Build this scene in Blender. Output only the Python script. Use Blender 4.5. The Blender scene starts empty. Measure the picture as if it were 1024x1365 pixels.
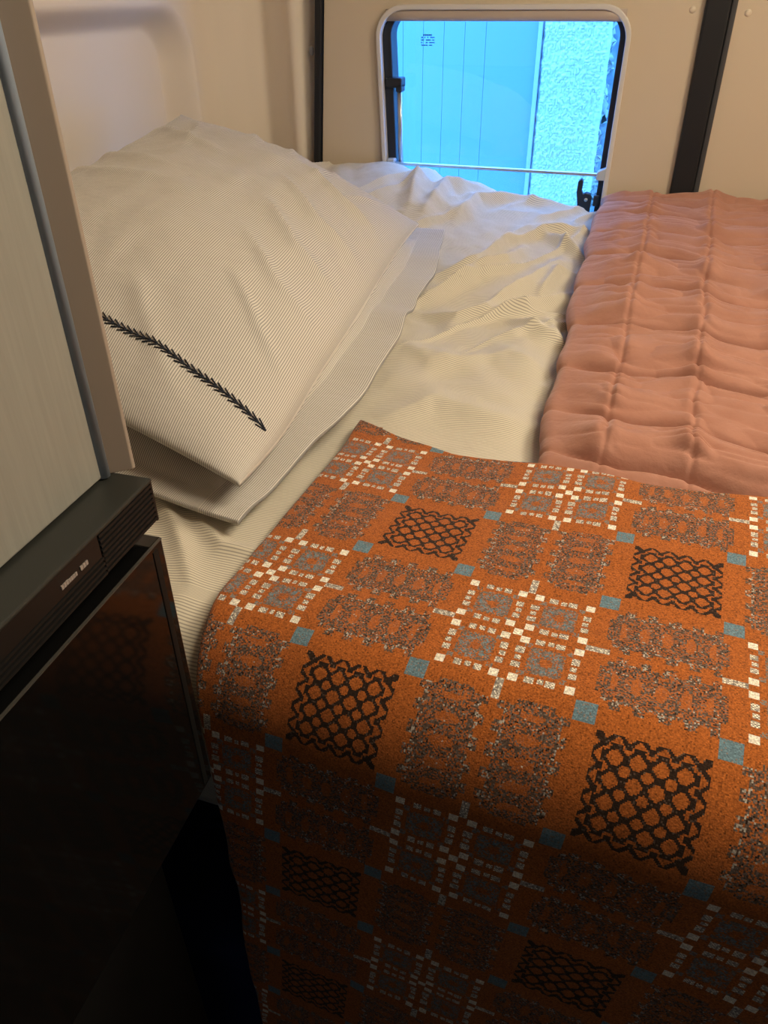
import bpy, bmesh, math
import numpy as np
from mathutils import Matrix, Vector

SC = bpy.context.scene
COL = SC.collection
Z0 = 1.30                      # camera height; coordinates below are relative to it
rng = np.random.default_rng(7)


# ------------------------------------------------------------------ helpers
def srgb(r, g, b):
    def f(c):
        c /= 255.0
        return c / 12.92 if c <= 0.04045 else ((c + 0.055) / 1.055) ** 2.4
    return (f(r), f(g), f(b), 1.0)


def mat(name, color, rough=0.6, metal=0.0, spec=0.4, sheen=0.0, coat=0.0, bump=None, vary=None):
    m = bpy.data.materials.new(name)
    m.use_nodes = True
    nt = m.node_tree
    b = nt.nodes['Principled BSDF']
    b.inputs['Base Color'].default_value = color
    b.inputs['Roughness'].default_value = rough
    b.inputs['Metallic'].default_value = metal
    b.inputs['Specular IOR Level'].default_value = spec
    b.inputs['Sheen Weight'].default_value = sheen
    b.inputs['Coat Weight'].default_value = coat
    if vary:
        sc, amt = vary
        tc = nt.nodes.new('ShaderNodeTexCoord')
        n = nt.nodes.new('ShaderNodeTexNoise')
        n.inputs['Scale'].default_value = sc
        n.inputs['Detail'].default_value = 6
        mp = nt.nodes.new('ShaderNodeMapRange')
        mp.inputs['To Min'].default_value = 1 - amt
        mp.inputs['To Max'].default_value = 1 + amt
        mx = nt.nodes.new('ShaderNodeVectorMath')
        mx.operation = 'SCALE'
        mx.inputs[0].default_value = color[:3]
        nt.links.new(tc.outputs['Object'], n.inputs['Vector'])
        nt.links.new(n.outputs['Fac'], mp.inputs['Value'])
        nt.links.new(mp.outputs['Result'], mx.inputs['Scale'])
        nt.links.new(mx.outputs['Vector'], b.inputs['Base Color'])
    if bump:
        sc, st, dist = bump
        tc = nt.nodes.new('ShaderNodeTexCoord')
        n = nt.nodes.new('ShaderNodeTexNoise')
        n.inputs['Scale'].default_value = sc
        n.inputs['Detail'].default_value = 4
        bp = nt.nodes.new('ShaderNodeBump')
        bp.inputs['Strength'].default_value = st
        bp.inputs['Distance'].default_value = dist
        nt.links.new(tc.outputs['Object'], n.inputs['Vector'])
        nt.links.new(n.outputs['Fac'], bp.inputs['Height'])
        nt.links.new(bp.outputs['Normal'], b.inputs['Normal'])
    return m


def striped(name, light, dark, period, axis, wfrac=0.42):
    """ticking-stripe cotton: stripes constant along one UV axis (UV in metres)"""
    m = mat(name, light, rough=0.85, spec=0.15, sheen=0.25)
    nt = m.node_tree
    b = nt.nodes['Principled BSDF']
    uv = nt.nodes.new('ShaderNodeUVMap')
    uv.uv_map = 'UVMap'
    sp = nt.nodes.new('ShaderNodeSeparateXYZ')
    nt.links.new(uv.outputs['UV'], sp.inputs['Vector'])
    md = nt.nodes.new('ShaderNodeMath'); md.operation = 'DIVIDE'; md.inputs[1].default_value = period
    nt.links.new(sp.outputs[axis], md.inputs[0])
    fr = nt.nodes.new('ShaderNodeMath'); fr.operation = 'FRACT'
    nt.links.new(md.outputs[0], fr.inputs[0])
    pp = nt.nodes.new('ShaderNodeMath'); pp.operation = 'PINGPONG'; pp.inputs[1].default_value = 0.5
    nt.links.new(fr.outputs[0], pp.inputs[0])
    mr = nt.nodes.new('ShaderNodeMapRange')
    mr.inputs['From Min'].default_value = wfrac / 2 - 0.05
    mr.inputs['From Max'].default_value = wfrac / 2 + 0.05
    nt.links.new(pp.outputs[0], mr.inputs['Value'])
    mx = nt.nodes.new('ShaderNodeMix'); mx.data_type = 'RGBA'
    mx.inputs['A'].default_value = dark
    mx.inputs['B'].default_value = light
    nt.links.new(mr.outputs['Result'], mx.inputs['Factor'])
    nt.links.new(mx.outputs['Result'], b.inputs['Base Color'])
    tc = nt.nodes.new('ShaderNodeTexCoord')
    n = nt.nodes.new('ShaderNodeTexNoise'); n.inputs['Scale'].default_value = 70; n.inputs['Detail'].default_value = 5
    bp = nt.nodes.new('ShaderNodeBump'); bp.inputs['Strength'].default_value = 0.35; bp.inputs['Distance'].default_value = 0.003
    nt.links.new(tc.outputs['Object'], n.inputs['Vector'])
    nt.links.new(n.outputs['Fac'], bp.inputs['Height'])
    nt.links.new(bp.outputs['Normal'], b.inputs['Normal'])
    return m


def tag(o, label=None, cat=None, group=None, kind=None):
    if label: o['label'] = label
    if cat: o['category'] = cat
    if group: o['group'] = group
    if kind: o['kind'] = kind
    return o


def empty(name, loc, **kw):
    o = bpy.data.objects.new(name, None)
    o.empty_display_size = 0.05
    COL.objects.link(o)
    o.location = (loc[0], loc[1], loc[2] + Z0)
    return tag(o, **kw)


def link(name, me, m, parent=None, smooth=True):
    """mesh coordinates are relative to the camera point; lift by Z0 and hang under the parent"""
    me.transform(Matrix.Translation((0, 0, Z0)))
    o = bpy.data.objects.new(name, me)
    COL.objects.link(o)
    if m: me.materials.append(m)
    if smooth:
        me.shade_smooth()
    if parent:
        o.parent = parent
        me.transform(Matrix.Translation(-world_loc(parent)))
    return o


def world_loc(o):
    v = Vector((0, 0, 0))
    while o:
        v += o.location
        o = o.parent
    return v


def from_bm(name, bm, m, parent=None, smooth=False, bevel=0.0):
    bmesh.ops.recalc_face_normals(bm, faces=bm.faces)
    if bevel > 0:
        es = [e for e in bm.edges if len(e.link_faces) == 2 and e.calc_face_angle(0) > 0.6]
        bmesh.ops.bevel(bm, geom=es, offset=bevel, segments=2, affect='EDGES', profile=0.5)
    me = bpy.data.meshes.new(name)
    bm.to_mesh(me); bm.free()
    return link(name, me, m, parent, smooth)


def add_box(bm, x0, x1, y0, y1, z0, z1):
    vs = [bm.verts.new(p) for p in ((x0, y0, z0), (x1, y0, z0), (x1, y1, z0), (x0, y1, z0),
                                    (x0, y0, z1), (x1, y0, z1), (x1, y1, z1), (x0, y1, z1))]
    for f in ((0, 3, 2, 1), (4, 5, 6, 7), (0, 1, 5, 4), (1, 2, 6, 5), (2, 3, 7, 6), (3, 0, 4, 7)):
        bm.faces.new([vs[i] for i in f])


def box(name, x0, x1, y0, y1, z0, z1, m, parent=None, bevel=0.0):
    bm = bmesh.new()
    add_box(bm, x0, x1, y0, y1, z0, z1)
    return from_bm(name, bm, m, parent, smooth=False, bevel=bevel)


def add_tube(bm, pts, r, n=8, cap=True):
    pts = [Vector(p) for p in pts]
    rings = []
    for i, p in enumerate(pts):
        t = (pts[min(i + 1, len(pts) - 1)] - pts[max(i - 1, 0)]).normalized()
        a = t.orthogonal().normalized()
        if rings:
            a = (pa - t * pa.dot(t)).normalized()
        pa = a
        b = t.cross(a)
        rr = r[i] if isinstance(r, (list, tuple)) else r
        rings.append([bm.verts.new(p + (a * math.cos(q) + b * math.sin(q)) * rr)
                      for q in [2 * math.pi * k / n for k in range(n)]])
    for r0, r1 in zip(rings, rings[1:]):
        for k in range(n):
            bm.faces.new((r0[k], r0[(k + 1) % n], r1[(k + 1) % n], r1[k]))
    if cap:
        bm.faces.new(rings[0][::-1]); bm.faces.new(rings[-1])


def grid_mesh(name, P, uv=None, closed=None):
    """P: (n,m,3) numpy grid -> mesh of quads; optional per-vertex uv (n,m,2)"""
    n, m_ = P.shape[:2]
    me = bpy.data.meshes.new(name)
    idx = np.arange(n * m_).reshape(n, m_)
    q = np.stack([idx[:-1, :-1], idx[1:, :-1], idx[1:, 1:], idx[:-1, 1:]], -1).reshape(-1, 4)
    nf = len(q)
    me.vertices.add(n * m_)
    me.vertices.foreach_set('co', P.reshape(-1, 3).astype(np.float32).ravel())
    me.loops.add(nf * 4)
    me.loops.foreach_set('vertex_index', q.astype(np.int32).ravel())
    me.polygons.add(nf)
    me.polygons.foreach_set('loop_start', (np.arange(nf) * 4).astype(np.int32))
    if uv is not None:
        l = me.uv_layers.new(name='UVMap')
        l.data.foreach_set('uv', uv.reshape(-1, 2)[q.ravel()].astype(np.float32).ravel())
    me.update(calc_edges=True)
    me.validate()
    return me


_T = rng.random((256, 256)) * 2 - 1


def vnoise(x, y, seed=0):
    x = np.asarray(x, float) + seed * 17.3
    y = np.asarray(y, float) + seed * 31.7
    xi = np.floor(x).astype(int); yi = np.floor(y).astype(int)
    fx = x - xi; fy = y - yi
    fx = fx * fx * fx * (fx * (fx * 6 - 15) + 10); fy = fy * fy * fy * (fy * (fy * 6 - 15) + 10)
    g = lambda a, b: _T[a & 255, b & 255]
    return (g(xi, yi) * (1 - fx) + g(xi + 1, yi) * fx) * (1 - fy) + (g(xi, yi + 1) * (1 - fx) + g(xi + 1, yi + 1) * fx) * fy


def fbm(x, y, seed=0, o=3):
    s = 0; a = 1
    for k in range(o):
        s = s + a * vnoise(x * 2 ** k, y * 2 ** k, seed + k); a *= 0.5
    return s


def sstep(a, b, x):
    t = np.clip((np.asarray(x, float) - a) / (b - a), 0, 1)
    return t * t * (3 - 2 * t)


def ridge(x, y, pts, sig, amp):
    """height of a soft fold running along a polyline, fading at both ends"""
    h = np.zeros_like(x)
    L = [0.0]
    for a, b in zip(pts, pts[1:]):
        L.append(L[-1] + math.hypot(b[0] - a[0], b[1] - a[1]))
    for i, (a, b) in enumerate(zip(pts, pts[1:])):
        dx, dy = b[0] - a[0], b[1] - a[1]
        l2 = dx * dx + dy * dy + 1e-12
        t = np.clip(((x - a[0]) * dx + (y - a[1]) * dy) / l2, 0, 1)
        d2 = (x - a[0] - t * dx) ** 2 + (y - a[1] - t * dy) ** 2
        s = (L[i] + t * (L[i + 1] - L[i])) / L[-1]
        fade = np.clip(np.sin(np.pi * np.clip(s * 0.94 + 0.03, 0, 1)), 0, 1) ** 0.6
        h = np.maximum(h, (0.45 * np.exp(-d2 / sig ** 2) + 0.55 * np.exp(-np.sqrt(d2 + (0.18 * sig) ** 2) / (0.62 * sig))) * fade)
    return h * amp


def rrect(x0, x1, z0, z1, r, n=10):
    pts = []
    for cx, cz, a0 in ((x1 - r, z1 - r, 0), (x0 + r, z1 - r, 90), (x0 + r, z0 + r, 180), (x1 - r, z0 + r, 270)):
        for k in range(n + 1):
            a = math.radians(a0 + 90 * k / n)
            pts.append((cx + r * math.cos(a), cz + r * math.sin(a)))
    return pts


def ring(name, outer, inner, y0, y1, m, parent=None, bevel=0.0, smooth=False):
    bm = bmesh.new()
    n = len(outer)
    V = [[bm.verts.new((p[0], y, p[1])) for p in loop] for loop, y in ((outer, y0), (inner, y0), (inner, y1), (outer, y1))]
    for a in range(4):
        A, B = V[a], V[(a + 1) % 4]
        for k in range(n):
            bm.faces.new((A[k], A[(k + 1) % n], B[(k + 1) % n], B[k]))
    return from_bm(name, bm, m, parent, smooth, bevel)


# ------------------------------------------------------------------ materials
M = {}
M['lining'] = mat('cream_lining', (0.78, 0.69, 0.57, 1), rough=0.55, spec=0.3, bump=(900, 0.05, 0.0005))
M['door_card'] = mat('door_card', (0.60, 0.51, 0.39, 1), rough=0.6, spec=0.3, bump=(1200, 0.08, 0.0004))
M['rubber'] = mat('black_rubber', (0.010, 0.011, 0.014, 1), rough=0.5)
M['rubber_grey'] = mat('grey_rubber', (0.05, 0.052, 0.058, 1), rough=0.5)
M['frame_white'] = mat('frame_white', (0.62, 0.60, 0.58, 1), rough=0.3)
M['cassette'] = mat('taupe_plastic', (0.44, 0.37, 0.32, 1), rough=0.35)
M['alu'] = mat('brushed_aluminium', (0.55, 0.56, 0.58, 1), rough=0.3, metal=0.8)
M['dark_plastic'] = mat('dark_plastic', (0.016, 0.02, 0.028, 1), rough=0.4)
M['clip'] = mat('clear_grey_plastic', (0.45, 0.5, 0.56, 1), rough=0.3)
M['floor'] = mat('dark_floor', (0.035, 0.03, 0.028, 1), rough=0.5, vary=(8, 0.3))
M['dark_wood'] = mat('dark_furniture', (0.05, 0.042, 0.036, 1), rough=0.5, vary=(5, 0.3))
M['ceiling'] = mat('ceiling_lining', (0.45, 0.41, 0.35, 1), rough=0.7)
M['cupboard'] = mat('brushed_grey_laminate', (0.36, 0.34, 0.28, 1), rough=0.42, spec=0.4)
M['post'] = mat('taupe_edge_profile', (0.35, 0.29, 0.24, 1), rough=0.45)
M['gap'] = mat('dark_gap_seal', (0.012, 0.014, 0.018, 1), rough=0.5)
M['chrome_strip'] = mat('blue_grey_profile', (0.30, 0.38, 0.48, 1), rough=0.3)  # the window's blue reflection is put into this strip's base colour
M['app_top'] = mat('satin_black_trim', (0.022, 0.023, 0.020, 1), rough=0.45)
M['app_black'] = mat('black_plastic', (0.008, 0.008, 0.008, 1), rough=0.4)
M['app_glass'] = mat('black_glass', (0.004, 0.004, 0.004, 1), rough=0.08, spec=0.5)
M['app_edge'] = mat('dark_metal_edge', (0.10, 0.095, 0.085, 1), rough=0.35, metal=0.5)
M['logo'] = mat('silver_lettering', (0.30, 0.26, 0.24, 1), rough=0.4)
M['bed_base'] = mat('bed_base_ply', (0.10, 0.08, 0.06, 1), rough=0.7, vary=(6, 0.2))
M['mattress'] = mat('mattress_cover', (0.04, 0.04, 0.045, 1), rough=0.9)
M['navy'] = mat('navy_fabric', (0.01, 0.02, 0.09, 1), rough=0.9, bump=(300, 0.3, 0.001))  # blue light on the floor, put into the colour of an added block
M['thread'] = mat('charcoal_thread', (0.018, 0.022, 0.035, 1), rough=0.9)
M['bag_handle'] = mat('navy_webbing', (0.008, 0.014, 0.06, 1), rough=0.9)
CREAM = (0.66, 0.61, 0.50, 1)
M['pillow'] = striped('striped_pillow_cotton', (0.68, 0.645, 0.58, 1), (0.30, 0.29, 0.275, 1), 0.0027, 'X', 0.42)
M['duvet'] = striped('striped_duvet_cotton', (0.70, 0.645, 0.52, 1), (0.38, 0.355, 0.30, 1), 0.0030, 'Y', 0.38)
M['screw'] = mat('screw_cap', (0.66, 0.58, 0.46, 1), rough=0.35)


def cupboard_grain():
    nt = M['cupboard'].node_tree
    b = nt.nodes['Principled BSDF']
    tc = nt.nodes.new('ShaderNodeTexCoord')
    mp = nt.nodes.new('ShaderNodeMapping'); mp.inputs['Scale'].default_value = (60, 60, 3)
    n = nt.nodes.new('ShaderNodeTexNoise'); n.inputs['Scale'].default_value = 6; n.inputs['Detail'].default_value = 6
    cr = nt.nodes.new('ShaderNodeMix'); cr.data_type = 'RGBA'
    cr.inputs['A'].default_value = (0.225, 0.224, 0.200, 1); cr.inputs['B'].default_value = (0.305, 0.300, 0.268, 1)
    nt.links.new(tc.outputs['Object'], mp.inputs['Vector']); nt.links.new(mp.outputs['Vector'], n.inputs['Vector'])
    nt.links.new(n.outputs['Fac'], cr.inputs['Factor']); nt.links.new(cr.outputs['Result'], b.inputs['Base Color'])


cupboard_grain()


def velvet():
    m = mat('pink_velvet', (0.44, 0.20, 0.145, 1), rough=0.85, spec=0.1, sheen=0.45)
    b = m.node_tree.nodes['Principled BSDF']
    b.inputs['Sheen Roughness'].default_value = 0.45
    b.inputs['Sheen Tint'].default_value = (0.95, 0.72, 0.62, 1)
    nt = m.node_tree
    tc = nt.nodes.new('ShaderNodeTexCoord')
    n = nt.nodes.new('ShaderNodeTexNoise'); n.inputs['Scale'].default_value = 22; n.inputs['Detail'].default_value = 7
    cr = nt.nodes.new('ShaderNodeMix'); cr.data_type = 'RGBA'
    cr.inputs['A'].default_value = (0.32, 0.140, 0.095, 1); cr.inputs['B'].default_value = (0.47, 0.245, 0.185, 1)
    nt.links.new(tc.outputs['Object'], n.inputs['Vector'])
    nt.links.new(n.outputs['Fac'], cr.inputs['Factor']); nt.links.new(cr.outputs['Result'], b.inputs['Base Color'])
    n2 = nt.nodes.new('ShaderNodeTexNoise'); n2.inputs['Scale'].default_value = 130; n2.inputs['Detail'].default_value = 3
    bp = nt.nodes.new('ShaderNodeBump'); bp.inputs['Strength'].default_value = 0.3; bp.inputs['Distance'].default_value = 0.003
    nt.links.new(tc.outputs['Object'], n2.inputs['Vector'])
    nt.links.new(n2.outputs['Fac'], bp.inputs['Height']); nt.links.new(bp.outputs['Normal'], b.inputs['Normal'])
    return m


M['velvet'] = velvet()


def wool():
    m = mat('woven_wool', (0.4, 0.1, 0.02, 1), rough=0.95, spec=0.1, sheen=0.15)
    nt = m.node_tree
    b = nt.nodes['Principled BSDF']
    at = nt.nodes.new('ShaderNodeAttribute'); at.attribute_name = 'yarn'
    tc = nt.nodes.new('ShaderNodeTexCoord')
    n = nt.nodes.new('ShaderNodeTexNoise'); n.inputs['Scale'].default_value = 900; n.inputs['Detail'].default_value = 3
    mr = nt.nodes.new('ShaderNodeMapRange'); mr.inputs['From Min'].default_value = 0.25; mr.inputs['From Max'].default_value = 0.75
    mr.inputs['To Min'].default_value = 0.6; mr.inputs['To Max'].default_value = 1.4
    vm = nt.nodes.new('ShaderNodeVectorMath'); vm.operation = 'SCALE'
    nt.links.new(tc.outputs['Object'], n.inputs['Vector'])
    nt.links.new(n.outputs['Fac'], mr.inputs['Value'])
    nt.links.new(at.outputs['Color'], vm.inputs[0]); nt.links.new(mr.outputs['Result'], vm.inputs['Scale'])
    nt.links.new(vm.outputs['Vector'], b.inputs['Base Color'])
    bp = nt.nodes.new('ShaderNodeBump'); bp.inputs['Strength'].default_value = 0.5; bp.inputs['Distance'].default_value = 0.0012
    nt.links.new(n.outputs['Fac'], bp.inputs['Height']); nt.links.new(bp.outputs['Normal'], b.inputs['Normal'])
    return m


M['wool'] = wool()

# ------------------------------------------------------------------ room shell
DY = 1.70          # inner face of the rear doors
ZF, ZC = -1.30, 0.62


def smooth_path(pts, n):
    pts = np.array(pts, float)
    s = np.r_[0, np.cumsum(np.hypot(*np.diff(pts, axis=0).T))]
    t = np.r_[np.linspace(0, 1.9, 20)[:-1], np.linspace(1.9, 3.12, 240)[:-1], np.linspace(3.12, s[-1], n)]
    x = np.interp(t, s, pts[:, 0]); y = np.interp(t, s, pts[:, 1])
    k = 4
    for _ in range(2):
        xp = np.pad(x, k, mode='edge'); yp = np.pad(y, k, mode='edge')
        x[1:-1] = np.convolve(xp, np.ones(2 * k + 1) / (2 * k + 1), 'valid')[1:-1]
        y[1:-1] = np.convolve(yp, np.ones(2 * k + 1) / (2 * k + 1), 'valid')[1:-1]
    return x, y


# moulded side wall: flat run with a recessed rounded panel, then the rear pillar
px, py = smooth_path([(-0.862, -1.62), (-0.862, 1.635), (-0.850, 1.680), (-0.80, 1.722), (-0.765, 1.742), (-0.70, 1.712),
                      (-0.690, 1.700), (-0.676, 1.700), (-0.648, 1.728), (-0.630, 1.745), (-0.60, 1.77)], 280)
zz = np.r_[np.linspace(ZF, -0.45, 12), np.linspace(-0.44, 0.12, 110), np.linspace(0.13, ZC, 20)]
PX, ZZ = np.meshgrid(px, zz, indexing='ij')
PY = np.repeat(py[:, None], len(zz), 1)
# recessed panel: rounded rectangle signed distance (y from 0 .. 1.57, z from -.9 .. -.035)
cy, cz, hy, hz, rr_ = 0.57, -0.53, 1.045, 0.51, 0.10
qy = np.abs(PY - cy) - (hy - rr_); qz = np.abs(ZZ - cz) - (hz - rr_)
sd = np.hypot(np.maximum(qy, 0), np.maximum(qz, 0)) + np.minimum(np.maximum(qy, qz), 0) - rr_
rec = sstep(0.0, -0.045, sd)
onwall = (PY < 1.63) & (PX < -0.84)
PXr = np.where(onwall, PX - 0.060 * rec, PX)
o = link('wall_left', grid_mesh('wall_left', np.stack([PXr, PY, ZZ], -1)), M['lining'])
o.data.flip_normals() if o.data.polygons[0].normal.x < 0 else None
sm = o.modifiers.new('thickness', 'SOLIDIFY'); sm.thickness = 0.01; sm.offset = -1
tag(o, 'cream moulded side wall with a recessed rounded panel', kind='structure')

o = box('floor', -0.95, 1.25, -1.7, 1.82, ZF - 0.05, ZF, M['floor']); tag(o, 'dark van floor', kind='structure')
o = box('ceiling', -0.95, 1.25, -1.7, 1.82, ZC, ZC + 0.05, M['ceiling']); tag(o, 'van ceiling lining', kind='structure')
o = box('wall_right', 1.15, 1.20, -1.7, 1.80, ZF, ZC, M['lining']); tag(o, 'side wall at the foot of the bed', kind='structure')
o = box('wall_front', -0.95, 1.25, -1.70, -1.65, ZF, ZC, M['dark_wood']); tag(o, 'dark front bulkhead', kind='structure')

# ---- left rear door with window hole
WX0, WX1, WZ0, WZ1, WR = -0.497, -0.026, -0.47, -0.030, 0.055


def lean(loop):
    """the door glass narrows very slightly toward the bottom on the left side"""
    return [(x + (0.010 * np.clip((-0.146 - z) / 0.16, -0.5, 1.3) if x < -0.26 else -0.002 * (-0.09 - z) / 0.2), z) for x, z in loop]


def door_leaf(name, outline, hole=None):
    bm = bmesh.new()
    def loop(pts):
        vs = [bm.verts.new((p[0], DY, p[1])) for p in pts]
        return [bm.edges.new((vs[i], vs[(i + 1) % len(vs)])) for i in range(len(vs))]
    es = loop(outline)
    if hole: es += loop(hole)
    bmesh.ops.triangle_fill(bm, edges=es, use_beauty=True)
    r = bmesh.ops.extrude_face_region(bm, geom=list(bm.faces))
    bmesh.ops.translate(bm, vec=(0, 0.045, 0), verts=[v for v in r['geom'] if isinstance(v, bmesh.types.BMVert)])
    return from_bm(name, bm, M['door_card'], None)


d1 = door_leaf('door_1', [(-0.630, ZF), (0.097, ZF), (0.097, ZC), (-0.600, ZC), (-0.611, -0.02), (-0.630, -0.304)],
               lean(rrect(WX0 + 0.004, WX1 - 0.004, WZ0 + 0.004, WZ1 - 0.004, WR)))
tag(d1, 'beige rear door panel that holds the window', kind='structure')
d2 = door_leaf('door_2', [(0.1455, ZF), (1.16, ZF), (1.16, ZC), (0.1455, ZC)])
tag(d2, 'beige rear door panel right of the black seal', kind='structure')


def dome(name, x, z, r, m, parent):
    bm = bmesh.new()
    bmesh.ops.create_uvsphere(bm, u_segments=16, v_segments=8, radius=r)
    bmesh.ops.scale(bm, vec=(1, 0.45, 1), verts=bm.verts)
    bmesh.ops.translate(bm, vec=(x, DY, z), verts=bm.verts)
    return from_bm(name, bm, m, parent, smooth=True)


dome('screw_cap', 0.0745, -0.036, 0.0058, M['screw'], d1)
dome('screw_cap', 0.1665, -0.041, 0.0058, M['screw'], d2)

t1 = box('trim_1', 0.094, 0.136, DY - 0.012, DY + 0.04, ZF, ZC, M['rubber'], bevel=0.004)
tag(t1, 'black rubber seal between the two rear doors', kind='structure')
box('seal_lip', 0.1365, 0.1465, DY - 0.008, DY + 0.03, ZF, ZC, M['rubber_grey'], t1, bevel=0.003)
bm = bmesh.new()
for k, (xa, z) in enumerate(((-0.636 - 0.012, ZF), (-0.648, -0.304), (-0.628, -0.02), (-0.608, ZC))):
    pass
prof = [(-0.650, ZF), (-0.648, -0.304), (-0.629, -0.02), (-0.616, ZC)]
V = [[bm.verts.new((x + dx, y, z)) for dx, y in ((0, DY - 0.008), (0.0150, DY - 0.008), (0.0150, DY + 0.05), (0, DY + 0.05))] for x, z in prof]
for a, b in zip(V, V[1:]):
    for k in range(4):
        bm.faces.new((a[k], a[(k + 1) % 4], b[(k + 1) % 4], b[k]))
bm.faces.new(V[0]); bm.faces.new(V[-1][::-1])
t2 = from_bm('trim_2', bm, M['rubber'], None, bevel=0.003)
tag(t2, 'black rubber seal along the left door pillar', kind='structure')
bm = bmesh.new()
bmesh.ops.create_uvsphere(bm, u_segments=16, v_segments=8, radius=0.0085)
bmesh.ops.scale(bm, vec=(0.6, 0.35, 1), verts=bm.verts)
bmesh.ops.translate(bm, vec=(-0.646, 1.708, -0.106), verts=bm.verts)
o = from_bm('pillar_plug', bm, mat('grey_plug', (0.25, 0.25, 0.25, 1), 0.5), None, smooth=True)
tag(o, 'small grey oval plug on the pale pillar beside the left door seal', 'plug')

# ---- window
win = empty('window_1', (-0.26, DY, WZ0))
tag(win, 'rounded rear door window with white frame and blue daylight', kind='structure')
outer = lean(rrect(WX0 - 0.003, WX1 + 0.003, WZ0 - 0.003, WZ1 + 0.003, WR))
mid = lean(rrect(WX0 + 0.006, WX1 - 0.006, WZ0 + 0.006, WZ1 - 0.006, WR - 0.006))
ring('frame', outer, mid, DY - 0.012, DY + 0.02, M['frame_white'], win, bevel=0.002)
sin = lean(rrect(WX0 + 0.024, WX1 - 0.017, WZ0 + 0.02, WZ1 - 0.010, WR - 0.014))
ring('rubber_seal', mid, sin, DY + 0.004, DY + 0.050, M['dark_plastic'], win, bevel=0.002)
# roller blind cassette across the top, a curved extrusion
bm = bmesh.new()
prof = [(DY - 0.006, -0.0345), (DY - 0.010, -0.040), (DY - 0.011, -0.047), (DY - 0.008, -0.0535), (DY + 0.004, -0.0545), (DY + 0.02, -0.052), (DY + 0.02, -0.0345)]
xs = np.linspace(WX0 + 0.012, WX1 - 0.010, 12)
V = []
for x in xs:
    V.append([bm.verts.new((x, y, z)) for y, z in prof])
for a, b in zip(V, V[1:]):
    for k in range(len(prof)):
        bm.faces.new((a[k], a[(k + 1) % len(prof)], b[(k + 1) % len(prof)], b[k]))
bm.faces.new(V[0]); bm.faces.new(V[-1][::-1])
from_bm('blind_cassette', bm, M['cassette'], win, smooth=True)
# acrylic pane
gm = bpy.data.materials.new('tinted_acrylic'); gm.use_nodes = True
nt = gm.node_tree; nt.nodes.clear()
out = nt.nodes.new('ShaderNodeOutputMaterial')
tr = nt.nodes.new('ShaderNodeBsdfTransparent'); tr.inputs['Color'].default_value = (0.62, 0.90, 1.0, 1)
gl = nt.nodes.new('ShaderNodeBsdfGlossy'); gl.inputs['Roughness'].default_value = 0.02
mx = nt.nodes.new('ShaderNodeMixShader'); mx.inputs['Fac'].default_value = 0.04
nt.links.new(tr.outputs[0], mx.inputs[1]); nt.links.new(gl.outputs[0], mx.inputs[2]); nt.links.new(mx.outputs[0], out.inputs['Surface'])
bm = bmesh.new()
pl = lean(rrect(WX0 + 0.014, WX1 - 0.010, WZ0 + 0.012, WZ1 - 0.006, WR - 0.01))
f = bm.faces.new([bm.verts.new((x, DY + 0.056, z)) for x, z in pl])
r = bmesh.ops.extrude_face_region(bm, geom=[f])
bmesh.ops.translate(bm, vec=(0, 0.004, 0), verts=[v for v in r['geom'] if isinstance(v, bmesh.types.BMVert)])
pane = from_bm('pane', bm, gm, win)
# printed notice on the pane
bm = bmesh.new()
tz = -0.078
for row, segs in enumerate(([(0.004, 0.022)], [(0, 0.004), (0.007, 0.009), (0.013, 0.015), (0.019, 0.028)], [(0, 0.006), (0.010, 0.020), (0.023, 0.028)],
                            [(0, 0.003), (0.010, 0.014), (0.017, 0.028)], [(0.001, 0.014), (0.017, 0.023)])):
    for a, b in segs:
        z = tz - row * 0.0044
        x = a
        while x < b - 0.0005:          # short letter-like dashes
            w = min(0.0018, b - x)
            add_box(bm, -0.429 + x, -0.429 + x + w, DY + 0.0545, DY + 0.0555, z - (0.0020 if row else 0.0026), z)
            x += 0.0023
from_bm('printed_notice', bm, mat('notice_ink', (0.03, 0.14, 0.24, 1), 0.6), win)
# blind bar across
by = DY - 0.004
bm = bmesh.new()
xsb = np.linspace(-0.468, -0.040, 14)
V = []
for x in xsb:
    z = -0.3085 - 0.0040 * (x + 0.468) / 0.43 + 0.001
    V.append([bm.verts.new((x, by + dy, z + dz)) for dy, dz in ((-0.004, -0.0022), (-0.004, 0.0022), (-0.001, 0.0036), (0.005, 0.003), (0.005, -0.003), (-0.001, -0.0036))])
for a, b in zip(V, V[1:]):
    for k in range(6):
        bm.faces.new((a[k], a[(k + 1) % 6], b[(k + 1) % 6], b[k]))
bm.faces.new(V[0]); bm.faces.new(V[-1][::-1])
bar = from_bm('blind_bar', bm, M['alu'], win)
bm = bmesh.new()
add_box(bm, -0.483, -0.466, by - 0.008, by + 0.012, -0.3160, -0.298); 
from_bm('end_clip', bm, M['clip'], bar, bevel=0.003)
bm = bmesh.new()
vs = [(-0.050, -0.3205), (-0.050, -0.306), (-0.044, -0.302), (-0.033, -0.297), (-0.033, -0.3205)]
V = [[bm.verts.new((x, y, z)) for x, z in vs] for y in (by - 0.010, by + 0.012)]
bm.faces.new(V[0]); bm.faces.new(V[1][::-1])
for k in range(5):
    bm.faces.new((V[0][k], V[0][(k + 1) % 5], V[1][(k + 1) % 5], V[1][k]))
from_bm('end_clip', bm, M['clip'], bar, bevel=0.002)
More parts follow.
